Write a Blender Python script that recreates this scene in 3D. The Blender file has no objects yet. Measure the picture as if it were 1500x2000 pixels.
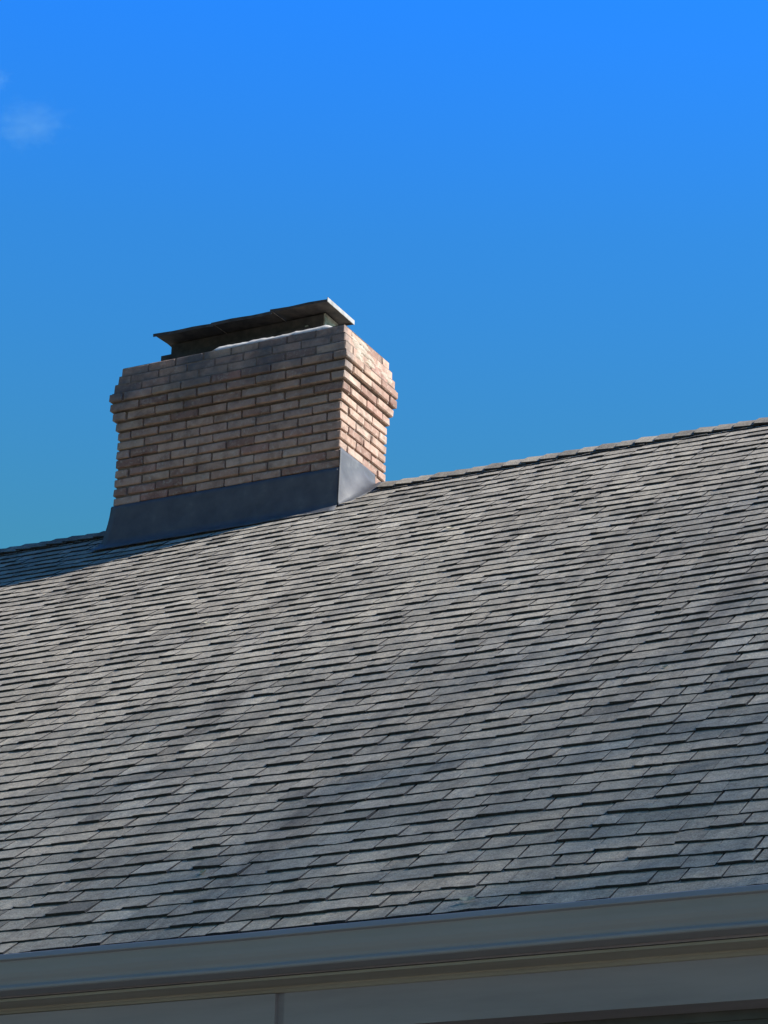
import bpy, math, random
from mathutils import Vector, Matrix, noise as mnoise

rnd = random.Random(11)
scene = bpy.context.scene
COL = scene.collection

# ------------------------------------------------------------------ camera
F_PX = 5158.5                      # focal length in pixels of a 1500 px wide picture
R_RIGHT = Vector((0.89120609, 0.45275306, 0.02768344))
R_DOWN = Vector((-0.14756069, 0.34708990, -0.92615034))
R_FWD = Vector((-0.42892604, 0.82130583, 0.37613718))
CAM = Vector((7.4356, -13.6048, -6.5917))
cam_data = bpy.data.cameras.new('camera')
cam_data.sensor_fit = 'HORIZONTAL'
cam_data.sensor_width = 36.0
cam_data.lens = F_PX * 36.0 / 1500.0
cam_data.clip_start = 0.1
cam_data.clip_end = 5000.0
cam = bpy.data.objects.new('camera', cam_data)
COL.objects.link(cam)
m = Matrix.Identity(4)
for i in range(3):
    m[i][0] = R_RIGHT[i]; m[i][1] = -R_DOWN[i]; m[i][2] = -R_FWD[i]; m[i][3] = CAM[i]
cam.matrix_world = m
scene.camera = cam

# ------------------------------------------------------------------ sky and sun
SUN = Vector((1.0, 0.265, 0.768)).normalized()      # towards the sun
SUN_EL = math.asin(SUN.z)
SUN_AZ = math.atan2(SUN.x, SUN.y)
world = bpy.data.worlds.new('World')
scene.world = world
world.use_nodes = True
wn, wl = world.node_tree.nodes, world.node_tree.links
wn.clear()
w_out = wn.new('ShaderNodeOutputWorld')
w_bg = wn.new('ShaderNodeBackground')
w_sky = wn.new('ShaderNodeTexSky')
w_sky.sky_type = 'NISHITA'
w_sky.sun_disc = False
w_sky.sun_elevation = SUN_EL
w_sky.sun_rotation = SUN_AZ
w_sky.altitude = 200.0
w_sky.air_density = 1.0
w_sky.dust_density = 0.4
w_sky.ozone_density = 2.5
# the photograph's saturated blue: a tint over the whole dome that deepens towards the zenith
w_tc = wn.new('ShaderNodeTexCoord')
w_sep = wn.new('ShaderNodeSeparateXYZ')
wl.new(w_tc.outputs['Generated'], w_sep.inputs[0])
w_ramp = wn.new('ShaderNodeValToRGB')
w_ramp.color_ramp.interpolation = 'LINEAR'
w_els = w_ramp.color_ramp.elements
w_stops = ((0.10, (0.50, 1.20, 1.25)), (0.36, (0.47, 1.36, 1.34)), (0.47, (0.35, 1.53, 2.42)), (0.56, (0.22, 1.68, 3.75)), (0.80, (0.23, 0.78, 1.30)), (1.0, (0.24, 0.56, 0.85)))
while len(w_els) < len(w_stops):
    w_els.new(0.5)
for e_, (p_, c_) in zip(w_els, w_stops):
    e_.position = p_
    e_.color = (c_[0] / 5, c_[1] / 5, c_[2] / 5, 1)
wl.new(w_sep.outputs['Z'], w_ramp.inputs[0])
w_mul = wn.new('ShaderNodeVectorMath')
w_mul.operation = 'MULTIPLY'
wl.new(w_sky.outputs[0], w_mul.inputs[0])
wl.new(w_ramp.outputs[0], w_mul.inputs[1])
w_scl = wn.new('ShaderNodeVectorMath')
w_scl.operation = 'SCALE'
w_scl.inputs['Scale'].default_value = 5.0
wl.new(w_mul.outputs[0], w_scl.inputs[0])
wl.new(w_scl.outputs[0], w_bg.inputs['Color'])
w_bg.inputs['Strength'].default_value = 0.067
wl.new(w_bg.outputs[0], w_out.inputs['Surface'])

sun_data = bpy.data.lights.new('sun', 'SUN')
sun_data.energy = 5.0
sun_data.angle = math.radians(0.53)
sun_data.color = (1.0, 0.93, 0.83)
sun = bpy.data.objects.new('sun', sun_data)
COL.objects.link(sun)
sun.location = (20, 5, 20)
sun.rotation_euler = SUN.to_track_quat('Z', 'Y').to_euler()

vs = scene.view_settings
vs.view_transform = 'Standard'
vs.look = 'None'
vs.exposure = 0.60
vs.gamma = 1.0
vs.use_curve_mapping = False

# ------------------------------------------------------------------ measures
H = 0.0677                         # one brick course
W, D = 1.708, 0.640                # chimney width and depth
AL = 0.640914                      # roof pitch
CA, SA, TA = math.cos(AL), math.sin(AL), math.tan(AL)
YR, ZR = 0.3479, -0.0139           # reference point of the front roof plane
YA = 0.32                          # ridge line
GROUND = -8.2
X0, X1 = -7.0, 10.0                # ends of the roof
NRM = Vector((0.0, -SA, CA))
DOWN = Vector((0.0, -CA, -SA))
T_EAVE = 7.455
TREE_LEAVES = 92000
T_APEX = (YR - YA) / CA


def roof_z(y):
    return ZR + TA * (y - YR)


def sag(x, t):
    return 0.0045 * math.sin(1.1 * x + 0.6 * t) + 0.004 * math.sin(0.53 * x - 1.7 * t + 1.0) \
        + 0.0025 * math.sin(2.9 * x + 0.3 * t + 2.0)


def roof_pt(x, t, h):
    """point on the front slope: x along the eave, t down from the ridge, h above the plane"""
    k = h + sag(x, t)
    return Vector((x, YR, ZR)) + DOWN * t + NRM * k


def to_px(p):
    q = Vector(p) - CAM
    d = q.dot(R_FWD)
    return 750 + F_PX * q.dot(R_RIGHT) / d, 1000 + F_PX * q.dot(R_DOWN) / d


# ------------------------------------------------------------------ materials
def new_mat(name):
    mt = bpy.data.materials.new(name)
    mt.use_nodes = True
    nt = mt.node_tree
    return mt, nt.nodes, nt.links, nt.nodes['Principled BSDF']


def ramp(nodes, stops, interp='LINEAR'):
    r = nodes.new('ShaderNodeValToRGB')
    r.color_ramp.interpolation = interp
    els = r.color_ramp.elements
    while len(els) < len(stops):
        els.new(0.5)
    for e, (pos, c) in zip(els, stops):
        e.position = pos
        e.color = (c[0], c[1], c[2], 1.0)
    return r


def noise_node(nodes, links, vec, scale, detail=4.0, rough=0.55):
    n = nodes.new('ShaderNodeTexNoise')
    n.inputs['Scale'].default_value = scale
    n.inputs['Detail'].default_value = detail
    n.inputs['Roughness'].default_value = rough
    links.new(vec, n.inputs['Vector'])
    return n


def mix_col(nodes, links, fac, a, b, mode='MIX'):
    mx = nodes.new('ShaderNodeMix')
    mx.data_type = 'RGBA'
    mx.blend_type = mode
    for sock, val in ((mx.inputs[0], fac), (mx.inputs[6], a), (mx.inputs[7], b)):
        if hasattr(val, 'links') or isinstance(val, bpy.types.NodeSocket):
            links.new(val, sock)
        elif isinstance(val, (int, float)):
            sock.default_value = val
        else:
            sock.default_value = (val[0], val[1], val[2], 1.0)
    return mx.outputs[2]


def math_node(nodes, links, op, a, b=None, clamp=False):
    n = nodes.new('ShaderNodeMath')
    n.operation = op
    n.use_clamp = clamp
    for i, v in enumerate((a, b)):
        if v is None:
            continue
        if isinstance(v, bpy.types.NodeSocket):
            links.new(v, n.inputs[i])
        else:
            n.inputs[i].default_value = v
    return n.outputs[0]


def bump(nodes, links, height, strength, dist, bsdf):
    b = nodes.new('ShaderNodeBump')
    b.inputs['Strength'].default_value = strength
    b.inputs['Distance'].default_value = dist
    links.new(height, b.inputs['Height'])
    links.new(b.outputs[0], bsdf.inputs['Normal'])


def world_pos(nodes):
    return nodes.new('ShaderNodeNewGeometry').outputs['Position']


def scaled(nodes, links, vec, s):
    mp = nodes.new('ShaderNodeMapping')
    mp.inputs['Scale'].default_value = s
    links.new(vec, mp.inputs['Vector'])
    return mp.outputs[0]


def make_shingle_mat():
    mt, n, l, b = new_mat('weathered_shingle')
    pos = world_pos(n)
    at = n.new('ShaderNodeAttribute')
    at.attribute_name = 'tone'
    tone = ramp(n, [(0.0, (0.258, 0.236, 0.202)), (0.35, (0.392, 0.355, 0.296)),
                    (0.7, (0.468, 0.424, 0.355)), (1.0, (0.574, 0.524, 0.440))])
    l.new(at.outputs['Fac'], tone.inputs[0])
    # stains running down the slope, wide patches of lichen and soot
    stain_v = scaled(n, l, pos, (4.6, 0.36, 0.36))
    st = noise_node(n, l, stain_v, 1.0, 6.0, 0.68)
    str_ = ramp(n, [(0.33, (0.60, 0.60, 0.62)), (0.45, (0.88, 0.88, 0.89)), (0.56, (1.0, 1.0, 1.0)), (0.70, (1.10, 1.10, 1.08))])
    l.new(st.outputs[0], str_.inputs[0])
    c0 = mix_col(n, l, 1.0, tone.outputs[0], str_.outputs[0], 'MULTIPLY')
    c1 = c0
    mot = noise_node(n, l, pos, 26.0, 5.0, 0.7)
    mr = ramp(n, [(0.28, (0.70, 0.70, 0.71)), (0.5, (1.0, 1.0, 1.0)), (0.74, (1.22, 1.22, 1.20))])
    l.new(mot.outputs[0], mr.inputs[0])
    c2 = mix_col(n, l, 1.0, c1, mr.outputs[0], 'MULTIPLY')
    gr = noise_node(n, l, pos, 150.0, 3.0, 0.6)
    grr = ramp(n, [(0.3, (0.55, 0.55, 0.56)), (0.5, (1.0, 1.0, 1.0)), (0.70, (1.5, 1.49, 1.45))])
    l.new(gr.outputs[0], grr.inputs[0])
    c3 = mix_col(n, l, 0.75, c2, grr.outputs[0], 'MULTIPLY')
    l.new(c3, b.inputs['Base Color'])
    b.inputs['Roughness'].default_value = 0.95
    b.inputs['Specular IOR Level'].default_value = 0.06
    hsum = math_node(n, l, 'ADD', math_node(n, l, 'MULTIPLY', mot.outputs[0], 1.6), gr.outputs[0])
    bump(n, l, hsum, 0.55, 0.004, b)
    return mt


def make_edge_mat():
    mt, n, l, b = new_mat('asphalt_cut_edge')
    nz = noise_node(n, l, world_pos(n), 120.0, 3.0)
    r = ramp(n, [(0.3, (0.018, 0.018, 0.020)), (0.7, (0.050, 0.050, 0.054))])
    l.new(nz.outputs[0], r.inputs[0])
    l.new(r.outputs[0], b.inputs['Base Color'])
    b.inputs['Roughness'].default_value = 0.9
    return mt


def make_brick_mat():
    mt, n, l, b = new_mat('weathered_brick')
    pos = world_pos(n)
    oi = n.new('ShaderNodeObjectInfo')
    base = ramp(n, [(0.0, (0.270, 0.160, 0.128)), (0.16, (0.410, 0.265, 0.205)), (0.34, (0.455, 0.315, 0.245)),
                    (0.52, (0.500, 0.335, 0.268)), (0.70, (0.530, 0.385, 0.292)), (0.86, (0.390, 0.222, 0.180)),
                    (1.0, (0.590, 0.455, 0.365))])
    l.new(oi.outputs['Random'], base.inputs[0])
    big = noise_node(n, l, pos, 9.0, 5.0, 0.65)
    br = ramp(n, [(0.32, (0.62, 0.60, 0.60)), (0.5, (1.0, 1.0, 1.0)), (0.68, (1.18, 1.20, 1.22))])
    l.new(big.outputs[0], br.inputs[0])
    c1 = mix_col(n, l, 1.0, base.outputs[0], br.outputs[0], 'MULTIPLY')
    # lime bloom
    lim = noise_node(n, l, pos, 31.0, 4.0, 0.7)
    lr = ramp(n, [(0.52, (0, 0, 0)), (0.70, (1, 1, 1))])
    l.new(lim.outputs[0], lr.inputs[0])
    c2 = mix_col(n, l, math_node(n, l, 'MULTIPLY', lr.outputs[0], 0.55), c1, (0.60, 0.54, 0.46))
    # soot blotches under the cap, plus the front face's shade painted as dark blotches
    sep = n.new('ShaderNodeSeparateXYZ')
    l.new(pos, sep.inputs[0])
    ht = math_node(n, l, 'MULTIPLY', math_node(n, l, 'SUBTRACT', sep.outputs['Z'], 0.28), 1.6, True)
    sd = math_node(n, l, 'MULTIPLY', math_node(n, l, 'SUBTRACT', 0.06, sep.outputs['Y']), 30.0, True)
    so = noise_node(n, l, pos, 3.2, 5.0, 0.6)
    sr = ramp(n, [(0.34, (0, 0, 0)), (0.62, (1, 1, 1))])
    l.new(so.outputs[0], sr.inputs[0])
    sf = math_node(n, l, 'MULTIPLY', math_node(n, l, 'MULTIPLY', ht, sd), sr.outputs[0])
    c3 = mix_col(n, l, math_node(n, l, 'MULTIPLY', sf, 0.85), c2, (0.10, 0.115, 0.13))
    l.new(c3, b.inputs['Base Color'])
    b.inputs['Roughness'].default_value = 0.88
    b.inputs['Specular IOR Level'].default_value = 0.3
    hs = math_node(n, l, 'ADD', lim.outputs[0], math_node(n, l, 'MULTIPLY', big.outputs[0], 1.5))
    bump(n, l, hs, 0.7, 0.006, b)
    return mt


def make_simple(name, stops, scale, rough, metallic=0.0, spec=0.5, bump_s=0.2, bump_d=0.002, stretch=None):
    mt, n, l, b = new_mat(name)
    v = world_pos(n)
    if stretch:
        v = scaled(n, l, v, stretch)
    nz = noise_node(n, l, v, scale, 5.0, 0.6)
    r = ramp(n, stops)
    l.new(nz.outputs[0], r.inputs[0])
    l.new(r.outputs[0], b.inputs['Base Color'])
    b.inputs['Roughness'].default_value = rough
    b.inputs['Metallic'].default_value = metallic
    b.inputs['Specular IOR Level'].default_value = spec
    if bump_s:
        bump(n, l, nz.outputs[0], bump_s, bump_d, b)
    return mt


M_SH = make_shingle_mat()
M_EDGE = make_edge_mat()
M_BRICK = make_brick_mat()
M_MORTAR = make_simple('mortar', [(0.3, (0.15, 0.115, 0.095)), (0.7, (0.27, 0.215, 0.18))], 30.0, 0.95, 0, 0.2, 0.6, 0.004)
M_WASH = make_simple('mortar_wash', [(0.3, (0.38, 0.31, 0.25)), (0.55, (0.49, 0.415, 0.34)), (0.75, (0.56, 0.50, 0.43))],
                     22.0, 0.95, 0, 0.2, 0.8, 0.006)
M_BEAD = make_simple('pale_crown_mortar', [(0.3, (0.60, 0.57, 0.52)), (0.7, (0.76, 0.73, 0.68))], 25.0, 0.95, 0, 0.2, 0.5, 0.004)
M_FLASH = make_simple('lead_grey_flashing', [(0.25, (0.086, 0.091, 0.106)), (0.45, (0.112, 0.118, 0.134)), (0.6, (0.130, 0.136, 0.150)), (0.75, (0.180, 0.185, 0.196))],
                      7.0, 0.62, 0.12, 0.25, 0.5, 0.012)
M_CAP = make_simple('sooty_cap_steel', [(0.3, (0.040, 0.040, 0.044)), (0.55, (0.075, 0.072, 0.072)), (0.75, (0.120, 0.108, 0.095))],
                    14.0, 0.75, 0.0, 0.3, 0.3, 0.003)
M_GALV = make_simple('pale_galvanised_steel', [(0.36, (0.16, 0.17, 0.15)), (0.5, (0.42, 0.45, 0.40)), (0.62, (0.55, 0.57, 0.52))],
                     16.0, 0.5, 0.2, 0.5, 0.1, 0.002)
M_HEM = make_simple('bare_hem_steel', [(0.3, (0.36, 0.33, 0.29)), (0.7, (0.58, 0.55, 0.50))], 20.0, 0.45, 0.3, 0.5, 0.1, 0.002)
M_GUT = make_simple('blue_grey_gutter_paint', [(0.3, (0.350, 0.360, 0.445)), (0.5, (0.390, 0.398, 0.490)), (0.75, (0.415, 0.422, 0.510))],
                    1.6, 0.55, 0.0, 0.35, 0.05, 0.002, (0.7, 4.0, 4.0))
M_TRIM = make_simple('grey_painted_trim', [(0.3, (0.345, 0.330, 0.42)), (0.6, (0.41, 0.39, 0.49)), (0.8, (0.45, 0.43, 0.525))],
                     3.0, 0.55, 0.0, 0.4, 0.08, 0.002, (0.4, 4.0, 4.0))
M_SOFFIT = make_simple('weathered_soffit_paint', [(0.3, (0.39, 0.365, 0.35)), (0.6, (0.46, 0.44, 0.425)), (0.8, (0.52, 0.50, 0.49))],
                       3.5, 0.65, 0.0, 0.4, 0.1, 0.002, (0.5, 5.0, 5.0))
M_SIDING = make_simple('dark_siding_paint', [(0.3, (0.085, 0.09, 0.10)), (0.7, (0.13, 0.135, 0.145))], 6.0, 0.6, 0, 0.4, 0.1, 0.002)
M_DECK = make_simple('roof_deck', [(0.3, (0.03, 0.03, 0.032)), (0.7, (0.06, 0.06, 0.062))], 40.0, 0.95)
M_LEAF = make_simple('dry_pale_leaf', [(0.3, (0.46, 0.42, 0.32)), (0.7, (0.66, 0.62, 0.52))], 60.0, 0.7)
M_GRASS = make_simple('dry_ground', [(0.25, (0.12, 0.105, 0.06)), (0.5, (0.23, 0.195, 0.125)), (0.75, (0.31, 0.265, 0.185))],
                      0.6, 0.95, 0, 0.2, 0.5, 0.05)


# ------------------------------------------------------------------ mesh helpers
class MB:
    def __init__(self):
        self.v, self.f, self.mi, self.tone = [], [], [], []

    def add(self, verts, faces, mat=0, tone=0.5):
        o = len(self.v)
        self.v.extend([tuple(p) for p in verts])
        for i, fc in enumerate(faces):
            self.f.append(tuple(o + k for k in fc))
            self.mi.append(mat[i] if isinstance(mat, (list, tuple)) else mat)
            self.tone.append(tone)

    def box(self, a, b, mat=0):
        x0, y0, z0 = a
        x1, y1, z1 = b
        self.add([(x0, y0, z0), (x1, y0, z0), (x1, y1, z0), (x0, y1, z0),
                  (x0, y0, z1), (x1, y0, z1), (x1, y1, z1), (x0, y1, z1)],
                 [(0, 3, 2, 1), (4, 5, 6, 7), (0, 1, 5, 4), (1, 2, 6, 5), (2, 3, 7, 6), (3, 0, 4, 7)], mat)

    def extrude_x(self, prof, x0, x1, mat=0, n=1, closed=True):
        """prof: list of (y, z); closed outline swept along x"""
        k = len(prof)
        vs_ = []
        for i in range(n + 1):
            x = x0 + (x1 - x0) * i / n
            vs_ += [(x, y, z) for y, z in prof]
        fs = []
        for i in range(n):
            for j in range(k if closed else k - 1):
                a, b_ = i * k + j, i * k + (j + 1) % k
                fs.append((a, b_, b_ + k, a + k))
        if closed:
            fs.append(tuple(range(k - 1, -1, -1)))
            fs.append(tuple(n * k + j for j in range(k)))
        self.add(vs_, fs, mat)

    def mesh(self, name, mats, tones=False, smooth=False, origin=None):
        me = bpy.data.meshes.new(name)
        vv = self.v if origin is None else [(p[0] - origin[0], p[1] - origin[1], p[2] - origin[2]) for p in self.v]
        me.from_pydata(vv, [], self.f)
        for mt in mats:
            me.materials.append(mt)
        me.polygons.foreach_set('material_index', self.mi)
        if smooth:
            me.polygons.foreach_set('use_smooth', [True] * len(self.f))
        if tones:
            at = me.attributes.new('tone', 'FLOAT', 'FACE')
            at.data.foreach_set('value', self.tone)
        me.update()
        return me

    def build(self, name, mats, parent=None, tones=False, smooth=False, origin=None):
        if not isinstance(mats, (list, tuple)):
            mats = [mats]
        return link(name, self.mesh(name, mats, tones, smooth, origin), parent, origin)


def link(name, me, parent=None, loc=None):
    o = bpy.data.objects.new(name, me)
    COL.objects.link(o)
    if loc is not None:
        o.location = loc
    if parent is not None:
        o.parent = parent
    return o


# ------------------------------------------------------------------ ground
g = MB()
S = 1500.0
g.add([(-S, -S, GROUND), (S, -S, GROUND), (S, S, GROUND), (-S, S, GROUND)], [(0, 1, 2, 3)])
ground = g.build('ground', M_GRASS)
ground['kind'] = 'structure'

# ------------------------------------------------------------------ the house
house = bpy.data.objects.new('house', None)
COL.objects.link(house)
house['label'] = 'house with grey shingle roof, wide brick chimney and blue-grey gutter'
house['category'] = 'house'

Y_FASCIA = -5.595
Z_LIP = -4.489                      # top of the gutter's front lip
Z_GB = Z_LIP - 0.129                # bottom of the gutter
Y_BEAM = -5.462                     # face of the frieze beam
Z_SOF = Z_GB - 0.008
Z_BEAM0 = -4.797

# --- roof deck: the front and back slope below the shingles, with gable ends
d = MB()
p0 = (YA, roof_z(YA))
front_eave = (YR - T_EAVE * CA + 0.02, 0)
fe = (Y_FASCIA + 0.01, roof_z(Y_FASCIA + 0.01))
be = (2 * YA - fe[0], fe[1])
off = 0.016
d.extrude_x([(fe[0], fe[1] - off), (YA, p0[1] - off), (be[0], be[1] - off),
             (be[0], be[1] - 0.16), (YA, p0[1] - 0.22), (fe[0], fe[1] - 0.16)], X0, X1, 0, 12)
roof = d.build('roof', M_DECK, house)

# --- shingles
E = 0.11906
T0 = 0.4397
pieces = []


def shingle_geo(x0, x1, t, seed):
    r = random.Random(seed)
    th = r.uniform(0.0098, 0.0128) if seed > 5 else r.uniform(0.0056, 0.0080)
    n = 4
    L = E + 0.035
    verts = []
    dt0 = r.uniform(-0.0055, 0.0055)
    skew = r.uniform(-0.0035, 0.0035)
    tw = r.uniform(-0.0012, 0.0012)
    xs_b = [x0 + (x1 - x0) * k / n for k in range(n + 1)]
    s0, s1 = r.uniform(-0.003, 0.003), r.uniform(-0.003, 0.003)
    bt, bb, ut, ub = [], [], [], []
    for k, x in enumerate(xs_b):
        u = k / n
        tt = t + dt0 + skew * (u - 0.5) * 2 + r.uniform(-0.0024, 0.0024)
        hh = th + tw * (u - 0.5) * 2 + r.uniform(-0.0012, 0.0012)
        bt.append(roof_pt(x, tt, hh))
        bb.append(roof_pt(x, tt + 0.0008, -0.005))
        xu = x + s0 * (1 - u) + s1 * u
        tu = max(tt - L, T_APEX + 0.012)
        ut.append(roof_pt(xu, tu, -0.0015))
        ub.append(roof_pt(xu, tu, -0.009))
    verts = bt + bb + ut + ub
    q = n + 1
    faces, mats = [], []
    for k in range(n):
        faces.append((k, k + 1, 2 * q + k + 1, 2 * q + k)); mats.append(0)
        faces.append((q + k, q + k + 1, k + 1, k)); mats.append(1)
    faces.append((q, 0, 2 * q, 3 * q)); mats.append(1)
    faces.append((n, q + n, 3 * q + n, 2 * q + n)); mats.append(1)
    return verts, faces, mats


def tone_at(x, t, r):
    base = 0.50 + 0.13 * r.gauss(0, 1)
    if r.random() < 0.12:
        base -= r.uniform(0.12, 0.28)
    if r.random() < 0.08:
        base += r.uniform(0.08, 0.22)
    return min(1.0, max(0.0, base))


n_courses = 60
PERIOD = 0.98
STRIPS = []
for k in range(3):
    ws = [rnd.uniform(0.7, 1.1) if j % 3 else rnd.uniform(1.1, 1.7) for j in range(7)]
    rnd.shuffle(ws)
    tot = sum(ws)
    thick = [True, False, False, True, False, True, False]
    STRIPS.append([(w_ / tot * PERIOD, thick[j], rnd.gauss(0, 1)) for j, w_ in enumerate(ws)])
for n_ in range(-2, n_courses):
    t = T0 + E * n_
    if n_ == n_courses - 1:
        t = T_EAVE
    ph = rnd.uniform(0, 6.28)
    x = X0 - PERIOD + ((n_ * 0.057 + rnd.uniform(-0.022, 0.022)) % PERIOD) - PERIOD
    k = n_ // 9
    while x < X1:
        strip = STRIPS[rnd.choice((0, 0, 0, 0, 1, 2))]
        for wdt, thick, tn in strip:
            wdt = wdt * rnd.uniform(0.9, 1.1)
            gap = rnd.choice((0.0, 0.0, 0.001, 0.003, 0.006, 0.008, 0.010))
            xa, xb = max(x, X0), min(x + wdt, X1)
            x = x + wdt + gap
            if xb - xa < 0.02:
                continue
            tt = t + 0.0035 * math.sin(1.9 * xa + ph) + 0.002 * math.sin(5.3 * xa + 2 * ph)
            yc = YR - tt * CA
            if yc > -0.05 and xb > -W + 0.03 and xa < -0.03:
                continue
            if rnd.random() < 0.15:
                thick = not thick
            tone = min(1.0, max(0.0, tone_at(xa, tt, rnd) + 0.05 * tn))
            pieces.append((xa, xb, tt, rnd.random() + (10 if thick else 0), tone))


def quad_area(xa, xb, t):
    c = [to_px(roof_pt(xa, t, 0)), to_px(roof_pt(xb, t, 0)), to_px(roof_pt(xb, t - E, 0)), to_px(roof_pt(xa, t - E, 0))]
    for px, py in c:
        if not (0 <= px <= 1500 and 0 <= py <= 2000):
            return 0.0
    a = 0
    for i in range(4):
        x1_, y1_ = c[i]
        x2_, y2_ = c[(i + 1) % 4]
        a += x1_ * y2_ - x2_ * y1_
    return abs(a) / 2


order = sorted(range(len(pieces)), key=lambda i: -quad_area(pieces[i][0], pieces[i][1], pieces[i][2])
               if pieces[i][2] < T_EAVE - 0.03 else 0)
near = set(order[:298])
rest = MB()
for i, (xa, xb, t, sd, tone) in enumerate(pieces):
    vv, ff, mm = shingle_geo(xa, xb, t, sd)
    if i in near:
        b_ = MB()
        b_.add(vv, ff, mm, tone)
        o = b_.build('shingle', [M_SH, M_EDGE], roof, True, False, tuple(roof_pt((xa + xb) / 2, t - E / 2, 0)))
    else:
        rest.add(vv, ff, mm, tone)
far = rest.build('shingle_courses', [M_SH, M_EDGE], roof, True)
far['kind'] = 'stuff'

# back slope: long course strips, never seen from the street
bk = MB()
for k in range(62):
    t = T_APEX + E + 0.025 + E * k
    a = Vector((0, 2 * YA - YR, ZR)) + Vector((0, CA, -SA)) * t
    u = Vector((0, 2 * YA - YR, ZR)) + Vector((0, CA, -SA)) * (t - E - 0.02)
    nb = Vector((0, SA, CA))
    pr = [a + nb * 0.008, a - nb * 0.004, u - nb * 0.008, u - nb * 0.001]
    bk.extrude_x([(q.y, q.z) for q in pr], X0, X1, 0, 1)
bko = bk.build('rear_shingle_courses', [M_SH], roof, True)
bko['kind'] = 'stuff'

# --- ridge caps, each folded over the ridge, butts facing left
zc = roof_z(YA)
CW = 0.150
x = X0
k = 0
while x < X1:
    pitch = 0.126 + rnd.uniform(-0.004, 0.004)
    if x + pitch * 0.4 > -W - 0.02 and x < 0.06:
        x += pitch
        continue
    lo = rnd.uniform(0.025, 0.031)
    hi = 0.015
    c = MB()
    verts = []
    cwj = CW + rnd.uniform(-0.006, 0.006)
    for (xx, hgt) in ((x, lo), (x + pitch + 0.03, hi)):
        for hh in (hgt, hgt - 0.0125):
            for s_, frac in ((-1, 1.0), (-1, 0.52), (-1, 0.10), (1, 0.10), (1, 0.52), (1, 1.0)):
                yy = YA + s_ * frac * cwj * CA
                base = zc - frac * cwj * SA
                lift = hh * (1.0 if frac < 0.9 else 0.90)
                sagz = CA * sag(xx, 0.1)
                verts.append((xx, yy + s_ * lift * SA * (0.4 if frac < 0.2 else 1), base + lift * CA * 0.98 + 0.004 + sagz))
    q = 6
    fs, ms = [], []
    for j in range(5):
        fs.append((j, j + 1, 2 * q + j + 1, 2 * q + j)); ms.append(0)
        fs.append((q + j + 1, q + j, 3 * q + j, 3 * q + j + 1)); ms.append(1)
        fs.append((j + 1, j, q + j, q + j + 1)); ms.append(1)
        fs.append((2 * q + j, 2 * q + j + 1, 3 * q + j + 1, 3 * q + j)); ms.append(1)
    fs.append((0, 2 * q, 3 * q, q)); ms.append(1)
    fs.append((2 * q + 5, 5, q + 5, 3 * q + 5)); ms.append(1)
    c.add(verts, fs, ms, min(1, max(0, 0.12 + 0.15 * rnd.gauss(0, 1))))
    c.build('ridge_cap', [M_SH, M_EDGE], roof, True, False, (x, YA, zc))
    x += pitch

# --- gutter
gm = MB()
yb = Y_FASCIA - 0.004
prof = [(yb, Z_GB + 0.125), (yb, Z_GB + 0.002), (yb - 0.004, Z_GB), (-5.688, Z_GB), (-5.693, Z_GB + 0.003),
        (-5.695, Z_GB + 0.009), (-5.693, Z_GB + 0.014), (-5.685, Z_GB + 0.019), (-5.683, Z_GB + 0.024),
        (-5.687, Z_GB + 0.034), (-5.695, Z_GB + 0.046), (-5.701, Z_GB + 0.060), (-5.705, Z_GB + 0.078),
        (-5.707, Z_GB + 0.098), (-5.709, Z_GB + 0.1035), (-5.724, Z_GB + 0.1065), (-5.726, Z_GB + 0.109),
        (-5.721, Z_LIP - 0.002), (-5.719, Z_LIP), (-5.712, Z_LIP), (-5.710, Z_LIP - 0.006),
        (-5.710, Z_LIP - 0.012), (-5.7045, Z_GB + 0.098), (-5.7025, Z_GB + 0.078), (-5.6985, Z_GB + 0.060),
        (-5.6925, Z_GB + 0.047), (-5.6845, Z_GB + 0.035), (-5.680, Z_GB + 0.020), (-5.684, Z_GB + 0.004),
        (yb - 0.006, Z_GB + 0.004), (yb - 0.003, Z_GB + 0.006), (yb - 0.003, Z_GB + 0.125)]
gm.extrude_x(prof, X0 - 0.05, X1 + 0.05, 0, 40)
gutter = gm.build('gutter', M_GUT, house)
for i_, v_ in enumerate(gutter.data.vertices):          # slight waviness of thin metal
    v_.co.z += 0.0016 * math.sin(1.7 * v_.co.x + 0.4) + 0.0008 * math.sin(6.1 * v_.co.x)
    v_.co.y += 0.0016 * math.sin(2.3 * v_.co.x + 1.0)

# --- fascia, soffit, bed moulding, frieze beam and the wall below
f_ = MB()
f_.box((X0, Y_FASCIA, Z_SOF + 0.004), (X1, Y_FASCIA + 0.022, roof_z(Y_FASCIA) - 0.03))
f_.build('fascia', M_TRIM, house)
s_ = MB()
s_.box((X0, Y_FASCIA - 0.002, Z_SOF - 0.010), (X1, Y_BEAM + 0.06, Z_SOF))
soffit = s_.build('soffit', M_SOFFIT, house)
mo = MB()
zz = Z_SOF - 0.010
mo.extrude_x([(Y_BEAM - 0.024, zz), (Y_BEAM - 0.024, zz - 0.006), (Y_BEAM - 0.016, zz - 0.010), (Y_BEAM - 0.010, zz - 0.016),
              (Y_BEAM - 0.002, zz - 0.018), (Y_BEAM - 0.002, zz)], X0, X1, 0, 1)
mo.build('bed_moulding', M_SOFFIT, house)
X_SEAM = 2.812
fr = MB()
fr.box((X_SEAM + 0.030, Y_BEAM, Z_BEAM0), (X1, Y_BEAM + 0.14, Z_SOF - 0.012))
fr.build('frieze_board', M_TRIM, house)
fr = MB()
fr.box((X0, Y_BEAM - 0.012, Z_BEAM0 - 0.10), (X_SEAM, Y_BEAM + 0.13, Z_SOF - 0.030))
fr.build('frieze_board', M_TRIM, house)
fr = MB()
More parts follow.
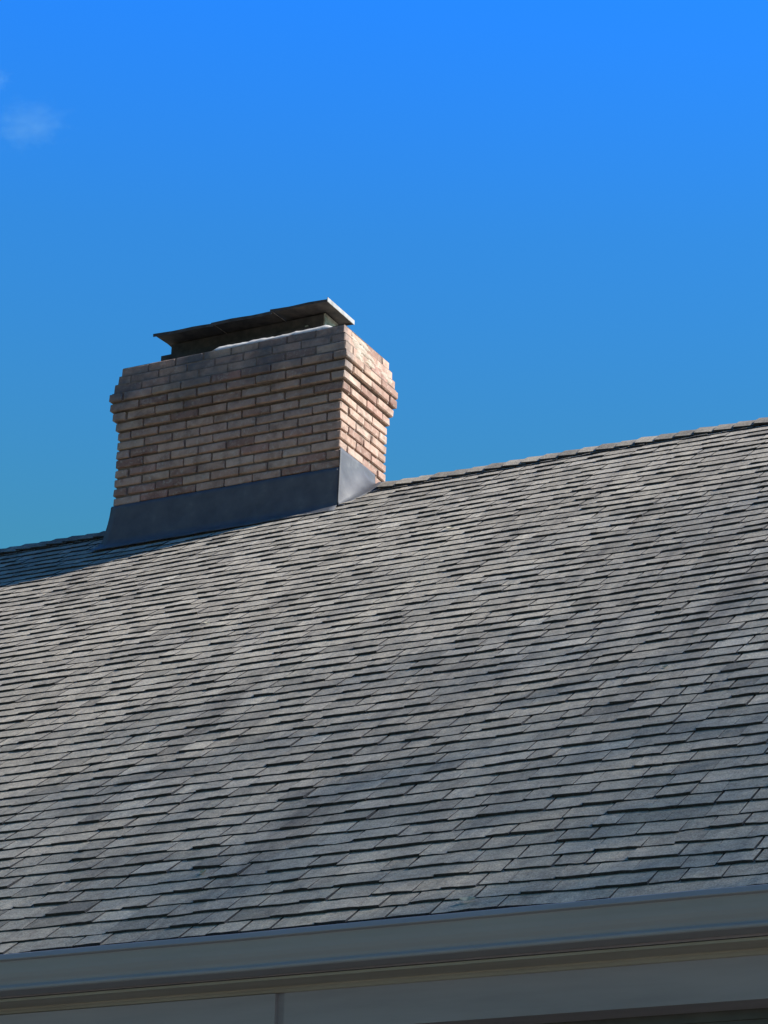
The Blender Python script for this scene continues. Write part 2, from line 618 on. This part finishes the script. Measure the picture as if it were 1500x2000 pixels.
fr.box((X_SEAM - 0.20, Y_BEAM + 0.010, Z_BEAM0 - 0.09), (X_SEAM + 0.030, Y_BEAM + 0.12, Z_SOF - 0.014))
fr.build('joint_backing', M_TRIM, house)
wl_ = MB()
yw = Y_BEAM + 0.16
wl_.box((X0 + 0.25, yw, GROUND), (X1 - 0.25, 2 * YA - yw, Z_SOF + 0.02))
wall = wl_.build('wall', M_SIDING, house)
sb = MB()
sb.extrude_x([(yw - 0.018, 0.0), (yw - 0.006, 0.118), (yw - 0.002, 0.118), (yw - 0.002, 0.0)], X0 + 0.24, X1 - 0.24, 0, 1)
sm = sb.mesh('siding_board', [M_SIDING])
z = GROUND + 0.15
while z < Z_SOF - 0.16:
    link('siding_board', sm, wall, (0, 0, z))
    z += 0.115
for xe in (X0 + 0.2, X1 - 0.2):                       # gable ends close the attic
    ga = MB()
    ga.extrude_x([(yw, Z_SOF), (2 * YA - yw, Z_SOF), (YA, zc - 0.2)], xe - 0.04, xe + 0.04, 0, 1)
    ga.build('gable', M_SIDING, house)

# ------------------------------------------------------------------ chimney
OUT = {8: 0.015, 9: 0.029, 10: 0.046, 11: 0.054, 12: 0.034, 13: 0.017, 14: 0.002}
core = MB()
REC = 0.014
Z_BOT = -0.9
core.box((-W + REC, REC, Z_BOT), (-REC, D - REC, 8 * H + 0.004))
for c_, o_ in OUT.items():
    rc = REC if c_ < 12 else 0.005
    core.box((-W - o_ + rc, -o_ + rc, c_ * H + 0.0045), (o_ - rc, D + o_ - rc, (c_ + 1) * H + 0.0035 - (0.003 if c_ == 14 else 0)))
chimney = core.build('chimney', M_MORTAR, house)
chimney['label'] = 'wide brick chimney with corbelled top straddling the ridge'


def brick_mesh(seed):
    """unit brick, 1 x 1 x 1 around its centre, worn chamfered corners"""
    r = random.Random(seed)
    # bevel widths per axis are set by the caller through real dimensions
    return r


def brick_geo(lx, ly, lz, seed):
    r = random.Random(seed)
    bx = 0.0042
    hx, hy, hz = lx / 2, ly / 2, lz / 2
    v = []
    idx = {}
    for sx in (-1, 1):
        for sy in (-1, 1):
            for sz in (-1, 1):
                j = [r.uniform(0.6, 1.9) * bx for _ in range(3)]
                cx, cy, cz = sx * hx, sy * hy, sz * hz
                e = [r.uniform(-0.0018, 0.0018) for _ in range(3)]
                idx[(sx, sy, sz)] = len(v)
                v.append((cx + e[0], cy - sy * j[1], cz - sz * j[2]))      # on the x face
                v.append((cx - sx * j[0], cy + e[1], cz - sz * j[2]))      # on the y face
                v.append((cx - sx * j[0], cy - sy * j[1], cz + e[2] * 0.5))      # on the z face
    f = []

    def add(fc, nrm):
        a, b_, c_ = Vector(v[fc[0]]), Vector(v[fc[1]]), Vector(v[fc[2]])
        if (b_ - a).cross(c_ - a).dot(Vector(nrm)) < 0:
            fc = tuple(reversed(fc))
        f.append(fc)
    for s in (-1, 1):
        add((idx[(s, -1, -1)], idx[(s, 1, -1)], idx[(s, 1, 1)], idx[(s, -1, 1)]), (s, 0, 0))
        add((idx[(-1, s, -1)] + 1, idx[(1, s, -1)] + 1, idx[(1, s, 1)] + 1, idx[(-1, s, 1)] + 1), (0, s, 0))
        add((idx[(-1, -1, s)] + 2, idx[(1, -1, s)] + 2, idx[(1, 1, s)] + 2, idx[(-1, 1, s)] + 2), (0, 0, s))
    for a in (-1, 1):
        for b_ in (-1, 1):
            add((idx[(a, b_, -1)], idx[(a, b_, 1)], idx[(a, b_, 1)] + 1, idx[(a, b_, -1)] + 1), (a, b_, 0))
            add((idx[(a, -1, b_)], idx[(a, 1, b_)], idx[(a, 1, b_)] + 2, idx[(a, -1, b_)] + 2), (a, 0, b_))
            add((idx[(-1, a, b_)] + 1, idx[(1, a, b_)] + 1, idx[(1, a, b_)] + 2, idx[(-1, a, b_)] + 2), (0, a, b_))
    for (sx, sy, sz), k_ in idx.items():
        add((k_, k_ + 1, k_ + 2), (sx, sy, sz))
    return v, f


hidden = MB()
BD = 0.098


def place_brick(x0, x1, y0, y1, c_, visible, seed):
    r = random.Random(seed)
    lx, ly, lz = x1 - x0, y1 - y0, H - 0.0155 + r.uniform(-0.002, 0.002)
    if c_ >= 12:
        lz = H - 0.008
    v, f = brick_geo(lx, ly, lz, r.random())
    ctr = Vector(((x0 + x1) / 2, (y0 + y1) / 2, (c_ + 0.5) * H + r.uniform(-0.0015, 0.0015)))
    rot = Matrix.Rotation(r.uniform(-0.012, 0.012), 4, 'Z') @ Matrix.Rotation(r.uniform(-0.006, 0.006), 4, 'Y')
    jit = Vector((r.uniform(-0.0035, 0.0035), r.uniform(-0.0035, 0.0035), 0))
    if visible:
        b_ = MB()
        b_.add(v, f)
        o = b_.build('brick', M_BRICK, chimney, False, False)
        o.matrix_local = Matrix.Translation(ctr + jit) @ rot
    else:
        hidden.add([ctr + jit + (rot @ Vector(p)) for p in v], f)


JT = 0.0095
sd = 0
for c_ in range(-2, 15):
    o_ = OUT.get(c_, 0.0)
    xa, xb, ya, yb_ = -W - o_, o_, -o_, D + o_
    lw, ld = xb - xa, yb_ - ya
    even = (c_ % 2 == 0)
    # front and back runs
    if even:
        cuts = [xa + lw * k_ / 8 for k_ in range(9)]
    else:
        half = 0.1067
        cuts = [xa] + [xa + half + (lw - 2 * half) * k_ / 7 for k_ in range(8)] + [xb]
    for side in (0, 1):
        for k_ in range(len(cuts) - 1):
            a_, b2 = cuts[k_] + JT / 2, cuts[k_ + 1] - JT / 2
            if k_ == 0:
                a_ = xa
            if k_ == len(cuts) - 2:
                b2 = xb
            corner = (k_ == 0 or k_ == len(cuts) - 2)
            if not even and corner:
                continue                      # taken by the side run
            
            sd += 1
            vis = side == 0 and c_ >= 0
            if side == 0:
                place_brick(a_, b2, ya, ya + BD, c_, vis, 7000 + sd)
            else:
                place_brick(a_, b2, yb_ - BD, yb_, c_, c_ >= 2 and k_ == len(cuts) - 2, 7000 + sd)
    # side runs
    half = 0.1067
    if even:
        cuts = [ya + half + (ld - 2 * half) * k_ / 2 for k_ in range(3)]
    else:
        cuts = [ya + ld * k_ / 3 for k_ in range(4)]
    for side in (0, 1):
        for k_ in range(len(cuts) - 1):
            a_, b2 = cuts[k_] + JT / 2, cuts[k_ + 1] - JT / 2
            if not even and k_ == 0:
                a_ = ya
            if not even and k_ == len(cuts) - 2:
                b2 = yb_
            sd += 1
            if side == 0:
                place_brick(xb - BD, xb, a_, b2, c_, c_ >= 0, 7000 + sd)
            else:
                place_brick(xa, xa + BD, a_, b2, c_, (not even) and k_ == 0 and c_ >= 0, 7000 + sd)
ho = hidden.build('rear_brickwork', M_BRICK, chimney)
ho['kind'] = 'stuff'


# smears of old mortar over the top courses
def patch(cx, cz, rx, rz, face, seed, thick=0.007):
    r = random.Random(seed)
    n = 12
    ring0, ring1 = [], []
    for k_ in range(n):
        a = 2 * math.pi * k_ / n
        q = r.uniform(0.6, 1.15)
        ring0.append((cx + rx * q * math.cos(a), cz + rz * q * math.sin(a), -0.004))
        q2 = q * r.uniform(0.55, 0.8)
        ring1.append((cx + rx * q2 * math.cos(a), cz + rz * q2 * math.sin(a), thick * r.uniform(0.5, 1.1)))
    pts = ring0 + ring1 + [(cx, cz, thick)]
    out = []
    for u, w_, h_ in pts:
        c_ = int(w_ / H)
        o_ = OUT.get(c_, 0.01)
        out.append((o_ + h_, u, w_) if face == 'x' else (u, -o_ - h_, w_))
    f = []
    for k_ in range(n):
        j = (k_ + 1) % n
        f.append((k_, j, n + j, n + k_))
        f.append((n + k_, n + j, 2 * n))
    if face != 'x':
        f = [tuple(reversed(q)) for q in f]
    b_ = MB()
    b_.add(out, f)
    b_.build('mortar_smear', M_WASH, chimney, False, True)


for i in range(17):
    patch(rnd.uniform(0.04, 0.58), rnd.uniform(12.3, 14.6) * H, rnd.uniform(0.05, 0.11), rnd.uniform(0.02, 0.042), 'x', 300 + i, 0.0045)
# mortar crown on top, with a ragged sloping bead along the front
cr = MB()
zt = 15 * H - 0.003
ins = 0.012
cr.add([(-W - 0.01 + ins, -0.01 + ins, zt), (0.01 - ins, -0.01 + ins, zt), (0.01 - ins, D + 0.01 - ins, zt), (-W - 0.01 + ins, D + 0.01 - ins, zt),
        (-W + 0.10, 0.10, zt + 0.03), (-0.10, 0.10, zt + 0.03), (-0.10, D - 0.10, zt + 0.03), (-W + 0.10, D - 0.10, zt + 0.03)],
       [(0, 1, 5, 4), (1, 2, 6, 5), (2, 3, 7, 6), (3, 0, 4, 7), (4, 5, 6, 7)])
cr.build('crown', M_WASH, chimney)
bd = MB()
nseg = 46
vv = []
for i in range(nseg + 1):
    u = i / nseg
    xx = -1.02 + 0.93 * u
    hgt = (0.029 + 0.009 * mnoise.noise(Vector((xx * 9, 0.3, 0))) + 0.006 * mnoise.noise(Vector((xx * 31, 1.3, 0)))) * min(1, 14 * u + 0.25, 14 * (1 - u) + 0.3)
    dep = 0.030 + 0.008 * mnoise.noise(Vector((xx * 13, 5.3, 0)))
    yy = 0.002 + 0.003 * mnoise.noise(Vector((xx * 17, 7.7, 0)))
    vv += [(xx, yy, zt - 0.002), (xx, yy + 0.002, zt + 0.25 * hgt), (xx, yy + dep * 0.6, zt + hgt), (xx, yy + dep, zt + hgt * 1.05), (xx, yy + dep + 0.02, zt - 0.002)]
ff = []
for i in range(nseg):
    for j in range(4):
        a = i * 5 + j
        ff.append((a, a + 5, a + 6, a + 1))
bd.add(vv, ff)
bd.build('mortar_bead', M_BEAD, chimney, False, True)

# --- flashing
def grid_mesh(fn, nu, nv, name, mat, flip=False, solid=0.003):
    b_ = MB()
    vv = [fn(i / nu, j / nv) for i in range(nu + 1) for j in range(nv + 1)]
    ff = []
    for i in range(nu):
        for j in range(nv):
            a = i * (nv + 1) + j
            q = (a, a + nv + 1, a + nv + 2, a + 1)
            ff.append(tuple(reversed(q)) if flip else q)
    b_.add(vv, ff)
    o = b_.build(name, mat, chimney, False, True)
    md = o.modifiers.new('sheet', 'SOLIDIFY')
    md.thickness = solid
    md.offset = 1.0
    return o


def nz(a, b_, c_=0.0):
    return mnoise.noise(Vector((a, b_, c_)))


def front_flash(u, v):
    # v 0 top, 1 at the toe out on the shingles
    x = -W - 0.004 + (W + 0.008) * u
    if v < 0.72:
        s = v / 0.72
        z = 0.0 + (roof_z(-0.012) + 0.012) * s
        y = -0.007 - 0.016 * s * s + 0.0018 * nz(x * 5, z * 6)
        xl = (1 - u)
        x -= 0.050 * xl ** 6 * s ** 1.5
        if v == 0:
            z += 0.003 * nz(x * 14, 3.1)
        return (x, y, z)
    s = (v - 0.72) / 0.28
    y = -0.024 - 0.085 * s
    x -= 0.05 * (1 - u) ** 6 * (1 + s)
    x += 0.03 * u ** 8 * s
    h = 0.014 + 0.004 * nz(x * 6, y * 9, 2.0) - 0.002 * s
    return (x, y - SA * h, roof_z(y) + CA * h)


grid_mesh(front_flash, 40, 14, 'apron_flashing', M_FLASH, False, 0.0025)


def side_flash(sgn):
    def fn(u, v):
        # u along the depth, v from the top edge down and out
        s = min(1.0, v / 0.8)
        y_first = -0.0075 - 0.016 * s * s
        y = y_first + (YA + 0.16 - y_first) * u
        yc_ = min(y, 2 * YA - y) if y > YA else y
        zr_ = roof_z(yc_) + 0.012
        lift = 2 * H if sgn > 0 else -0.01
        top = max(lift, zr_ + 0.03) + 0.004 * nz(y * 12, 1.7)
        flare = 0.004 + 0.115 * max(0.0, min(1.0, y / 0.32)) ** 1.2
        if v < 0.8:
            z = top + (zr_ + 0.004 - top) * s
            out = 0.0045 + flare * s ** 2.6 + 0.008 * nz(y * 7, z * 7, sgn) * s * min(1, u * 5)
        else:
            s2 = (v - 0.8) / 0.2
            out = 0.0045 + flare + (0.05 + 0.03 * nz(y * 11, 9.0)) * s2
            z = zr_ + 0.004 - 0.006 * s2
            if abs(y - YA) < 0.14:
                z += 0.022 * (1 - abs(y - YA) / 0.14)
        if sgn < 0:
            out += 0.046 * s ** 1.5 * (1 - u) ** 2
        return (out if sgn > 0 else -W - out, y, z)
    return fn


grid_mesh(side_flash(1), 24, 16, 'side_flashing', M_FLASH, True, 0.0025)
grid_mesh(side_flash(-1), 24, 16, 'side_flashing', M_FLASH, False, 0.0025)

# --- chimney cap
cap = bpy.data.objects.new('chimney_cap', None)
COL.objects.link(cap)
cap.parent = house
cap.location = (-W / 2, 0.340, zt)


def cap_part(mb, name, mats, bevel=0.0, smooth=False):
    if not isinstance(mats, (list, tuple)):
        mats = [mats]
    me = mb.mesh(name, mats, False, smooth, tuple(cap.location))
    o = link(name, me, cap)
    return o


LX0, LX1, LY0, LY1, LZ = -1.577, -0.221, 0.152, 0.530, 1.314


def lid_panel(xa, xb, za, zb, drop):
    """sheet with a turned-down hem; za and zb: height at its left and right end"""
    b_ = MB()
    n = 6
    th = 0.004
    vv = []
    for i in range(n + 1):
        u = i / n
        xx = xa + (xb - xa) * u
        zz_ = za + (zb - za) * u + 0.0025 * math.sin(u * 9 + xa * 7)
        rise = 0.012
        vv += [(xx, LY0, zz_ - drop), (xx, LY0 - 0.002, zz_), (xx, (LY0 + LY1) / 2, zz_ + rise), (xx, LY1 + 0.002, zz_), (xx, LY1, zz_ - drop),
               (xx, LY1 - th, zz_ - drop), (xx, LY1 - th, zz_ - th), (xx, (LY0 + LY1) / 2, zz_ + rise - th), (xx, LY0 + th, zz_ - th), (xx, LY0 + th, zz_ - drop)]
    ff, mm = [], []
    for i in range(n):
        for j in range(10):
            a = i * 10 + j
            b2 = i * 10 + (j + 1) % 10
            ff.append((a, a + 10, b2 + 10, b2)); mm.append(1 if j in (1, 2) else 0)
    ff.append(tuple(range(10))); mm.append(0)
    ff.append(tuple(n * 10 + j for j in range(9, -1, -1))); mm.append(1)
    b_.add(vv, ff, mm)
    return cap_part(b_, 'lid_panel', [M_CAP, M_HEM])


lid_panel(LX0, -1.104, LZ + 0.003, LZ - 0.006, 0.021)
lid_panel(-1.116, -0.645, LZ + 0.001, LZ - 0.008, 0.022)
lid_panel(-0.657, LX1, LZ + 0.005, LZ - 0.001, 0.018)
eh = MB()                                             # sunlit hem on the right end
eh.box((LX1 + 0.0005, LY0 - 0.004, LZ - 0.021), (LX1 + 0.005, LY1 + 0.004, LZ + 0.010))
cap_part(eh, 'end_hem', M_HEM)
wb = MB()
WX0, WX1, WY0, WY1 = -1.532, -0.328, 0.330, 0.505
wb.box((WX0, WY0, zt + 0.01), (WX1 - 0.012, WY0 + 0.006, LZ - 0.006))
cap_part(wb, 'front_screen', M_CAP)
wb = MB()
wb.box((WX0, WY1 - 0.006, zt + 0.01), (WX1 - 0.012, WY1, LZ - 0.006))
cap_part(wb, 'rear_screen', M_CAP)
wb = MB()
wb.box((WX0 - 0.006, WY0 + 0.002, zt + 0.01), (WX0 - 0.001, WY1 - 0.002, LZ - 0.006))
cap_part(wb, 'end_wall', M_CAP)
wb = MB()
wb.box((WX1 - 0.011, WY0 - 0.004, zt + 0.012), (WX1, WY1 + 0.002, LZ - 0.006))
cap_part(wb, 'end_wall', M_GALV)
wb = MB()
wb.box((WX0 - 0.062, WY0 - 0.035, zt + 0.006), (WX1 - 0.10, WY0 - 0.001, zt + 0.205))
cap_part(wb, 'base_collar', M_CAP)
wb = MB()
wb.box((WX0 - 0.062, WY0 + 0.001, zt + 0.006), (WX0 - 0.007, WY1 + 0.03, zt + 0.203))
cap_part(wb, 'base_collar', M_CAP)
wb = MB()                                             # a screw hook on the front screen
wb.box((-0.462, WY0 - 0.014, zt + 0.03), (-0.456, WY0 - 0.002, zt + 0.215))
wb.box((-0.476, WY0 - 0.0145, zt + 0.2152), (-0.454, WY0 - 0.0015, zt + 0.226))
cap_part(wb, 'hook', M_GALV)

# ------------------------------------------------------------------ unseen tree, added to grade shade onto the lower roof
tree = bpy.data.objects.new('added_shade_tree', None)
COL.objects.link(tree)
TB = Vector((27.0, -0.3, GROUND))
tree.location = TB
tree['label'] = 'added unseen tree past the right end, shading the lower roof'
tree['category'] = 'tree'
M_BARK = make_simple('bark', [(0.3, (0.07, 0.055, 0.04)), (0.7, (0.16, 0.13, 0.10))], 8.0, 0.95, 0, 0.2, 0.8, 0.03, (4.0, 4.0, 0.6))
M_LEAVES = make_simple('tree_leaves', [(0.3, (0.035, 0.065, 0.018)), (0.7, (0.09, 0.13, 0.04))], 1.2, 0.6, 0, 0.4, 0)


def limb(mb, pts, radii, nsd=8):
    vv, ff = [], []
    for p_, r_ in zip(pts, radii):
        for k_ in range(nsd):
            a_ = 2 * math.pi * k_ / nsd
            vv.append((p_[0] + r_ * math.cos(a_), p_[1] + r_ * math.sin(a_), p_[2]))
    for i in range(len(pts) - 1):
        for k_ in range(nsd):
            a_, b2 = i * nsd + k_, i * nsd + (k_ + 1) % nsd
            ff.append((a_, b2, b2 + nsd, a_ + nsd))
    mb.add(vv, ff)


tr = MB()
limb(tr, [(0, 0, -0.2), (0.1, 0, 0.6), (0.15, 0.1, 6), (0.0, 0.2, 13), (0.1, 0.0, 20), (0.0, 0.0, 25)], [0.62, 0.45, 0.34, 0.13, 0.05, 0.02])
for k_ in range(16):
    a_ = k_ * 2.4
    z_ = 12 + 0.65 * k_
    ln_ = rnd.uniform(3.5, 5.5) * (1 - 0.03 * k_)
    limb(tr, [(0, 0, z_), (0.45 * ln_ * math.cos(a_), 0.45 * ln_ * math.sin(a_), z_ + 0.9), (ln_ * math.cos(a_), ln_ * math.sin(a_), z_ + 2.6)], [0.05, 0.03, 0.01], 6)
tro = link('trunk', tr.mesh('trunk', [M_BARK], False, True), tree)
lv = MB()
for k_ in range(TREE_LEAVES):
    while True:
        q = Vector((rnd.gauss(0, 3.3), rnd.gauss(0, 3.3), rnd.gauss(0, 3.3)))
        if q.length < 7.6:
            break
    q.z += 19.7
    a1 = Vector((rnd.gauss(0, 1), rnd.gauss(0, 1), rnd.gauss(0, 1))).normalized()
    a2 = a1.orthogonal().normalized()
    s1, s2 = rnd.uniform(0.042, 0.060), rnd.uniform(0.029, 0.039)
    lv.add([q - a1 * s1, q + a2 * s2 - a1 * 0.02, q + a1 * s1, q - a2 * s2 - a1 * 0.02], [(0, 1, 2, 3)])
lvo = link('crown', lv.mesh('crown', [M_LEAVES]), tree)
lvo['kind'] = 'stuff'

# unseen trees added behind the viewer to cut low sky light on the house
lv2 = MB()
for k_ in range(12000):
    q = Vector((rnd.gauss(0, 1), rnd.gauss(0, 1), rnd.gauss(0, 1))).normalized() * (rnd.random() ** 0.45)
    q = Vector((q.x * 5.8, q.y * 5.8, q.z * 12.5 + 17.0))
    a1 = Vector((rnd.gauss(0, 1), rnd.gauss(0, 1), rnd.gauss(0, 1))).normalized()
    a2 = a1.orthogonal().normalized()
    s1, s2 = rnd.uniform(0.20, 0.32), rnd.uniform(0.13, 0.20)
    lv2.add([q - a1 * s1, q + a2 * s2, q + a1 * s1, q - a2 * s2], [(0, 1, 2, 3)])
ADDED_TREE_LABELS = ['added unseen tree farthest left of the row facing the house', 'second added unseen tree from the left, facing the chimney',
               'largest added unseen tree in the middle of the row facing the house', 'added unseen tree right of the largest one facing the gutter',
               'second added unseen tree from the right end of the row', 'smallest added unseen tree at the right end of the row']
crown_me = lv2.mesh('crown', [M_LEAVES])
for k_, (tx, ty, sc_) in enumerate([(-16, -21, 1.0), (-7, -25, 1.05), (1, -27, 1.1), (9, -26, 1.0), (17, -25, 1.08), (25, -20, 0.95)]):
    t_ = bpy.data.objects.new('added_blocker_tree', None)
    COL.objects.link(t_)
    t_.location = (tx, ty, GROUND)
    t_.rotation_euler = (0, 0, k_ * 1.3)
    t_.scale = (sc_, sc_, sc_)
    t_['label'] = ADDED_TREE_LABELS[k_]
    t_['category'] = 'tree'
    t_['group'] = 'added unseen trees blocking sky light'
    for nm, me in (('trunk', tro.data), ('crown', crown_me)):
        c_ = link(nm, me, t_)
        if nm == 'crown':
            c_['kind'] = 'stuff'

# ------------------------------------------------------------------ bits of dry leaf on the shingles
leaf_spots = [(1.251, -0.931, 0.030, 'pale dry leaf lying on the roof below the ridge right of the chimney'),
              (0.330, -2.033, 0.022, 'small pale leaf on the shingles below the chimney shadow'),
              (3.610, -5.566, 0.034, 'pale leaf caught at the eave just above the gutter'),
              (2.273, -5.114, 0.030, 'pale curled leaf on the lower left shingles'),
              (3.588, -3.598, 0.020, 'small pale leaf midway up the right side of the roof')]
for x_, y_, s_, lab in leaf_spots:
    b_ = MB()
    n = 7
    vv = []
    for i in range(n + 1):
        u = i / n - 0.5
        wd = 0.42 * math.cos(u * math.pi) + 0.03
        vv += [(u * s_ * 1.6, -wd * s_, 0.3 * s_ + 0.5 * s_ * u * u), (u * s_ * 1.6, 0, 0.12 * s_ + 0.7 * s_ * u * u), (u * s_ * 1.6, wd * s_, 0.36 * s_ + 0.4 * s_ * u * u)]
    ff = []
    for i in range(n):
        for j in range(2):
            a = i * 3 + j
            ff.append((a, a + 3, a + 4, a + 1))
    b_.add(vv, ff)
    o = b_.build('dry_leaf', M_LEAF)
    md = o.modifiers.new('sheet', 'SOLIDIFY')
    md.thickness = 0.001
    t_ = (YR - y_) / CA
    o.location = roof_pt(x_, t_, 0.006)
    o.rotation_euler = (AL + rnd.uniform(-0.2, 0.2), 0, rnd.uniform(-0.6, 0.6))
    o['label'] = lab
    o['category'] = 'leaf'
    o['group'] = 'dry leaves on the roof'

# ------------------------------------------------------------------ faint clouds far away
def cloud_mat(name, dens, scale):
    mt = bpy.data.materials.new(name)
    mt.use_nodes = True
    n, l = mt.node_tree.nodes, mt.node_tree.links
    n.clear()
    out = n.new('ShaderNodeOutputMaterial')
    vol = n.new('ShaderNodeVolumePrincipled')
    vol.inputs['Color'].default_value = (0.62, 0.95, 1.0, 1)
    vol.inputs['Anisotropy'].default_value = 0.2
    tc = n.new('ShaderNodeTexCoord')
    ln = n.new('ShaderNodeVectorMath')
    ln.operation = 'LENGTH'
    l.new(tc.outputs['Object'], ln.inputs[0])
    fall = math_node(n, l, 'SUBTRACT', 1.0, ln.outputs['Value'], True)
    nzn = noise_node(n, l, tc.outputs['Object'], scale * 1.5, 6.0, 0.7)
    k_ = math_node(n, l, 'SUBTRACT', math_node(n, l, 'ADD', math_node(n, l, 'MULTIPLY', fall, 0.75), math_node(n, l, 'MULTIPLY', nzn.outputs[0], 1.5)), 1.02, True)
    l.new(math_node(n, l, 'MULTIPLY', k_, dens), vol.inputs['Density'])
    l.new(vol.outputs[0], out.inputs['Volume'])
    return mt


def cloud(px, py, rx, rz, dens, lab, seed):
    dist = 900.0
    dirv = (R_FWD + R_RIGHT * ((px - 750) / F_PX) + R_DOWN * ((py - 1000) / F_PX)).normalized()
    sc_ = dist / F_PX
    b_ = MB()
    nu, nv = 16, 10
    vv, ff = [], []
    for j in range(nv + 1):
        th = math.pi * j / nv
        for i in range(nu):
            ph = 2 * math.pi * i / nu
            q = Vector((math.sin(th) * math.cos(ph), math.sin(th) * math.sin(ph), math.cos(th)))
            q *= 1.0 + 0.15 * mnoise.noise(q * 1.6 + Vector((seed, 0, 0)))
            vv.append(tuple(q))
    for j in range(nv):
        for i in range(nu):
            a, b2 = j * nu + i, j * nu + (i + 1) % nu
            ff.append((a, a + nu, b2 + nu, b2))
    b_.add(vv, ff)
    o = b_.build('cloud', cloud_mat('thin_cloud', dens, 1.9 + seed * 0.1))
    o.location = CAM + dirv * dist
    o.scale = (rx * sc_, rx * sc_ * 0.8, rz * sc_)
    o['label'] = lab
    o['category'] = 'cloud'
    return o


cloud(54, 243, 128, 56, 0.032, 'faint white cloud wisp in the upper left sky', 1)
cloud(-8, 156, 50, 36, 0.045, 'tiny cloud scrap cut by the left picture edge above the larger wisp', 2)
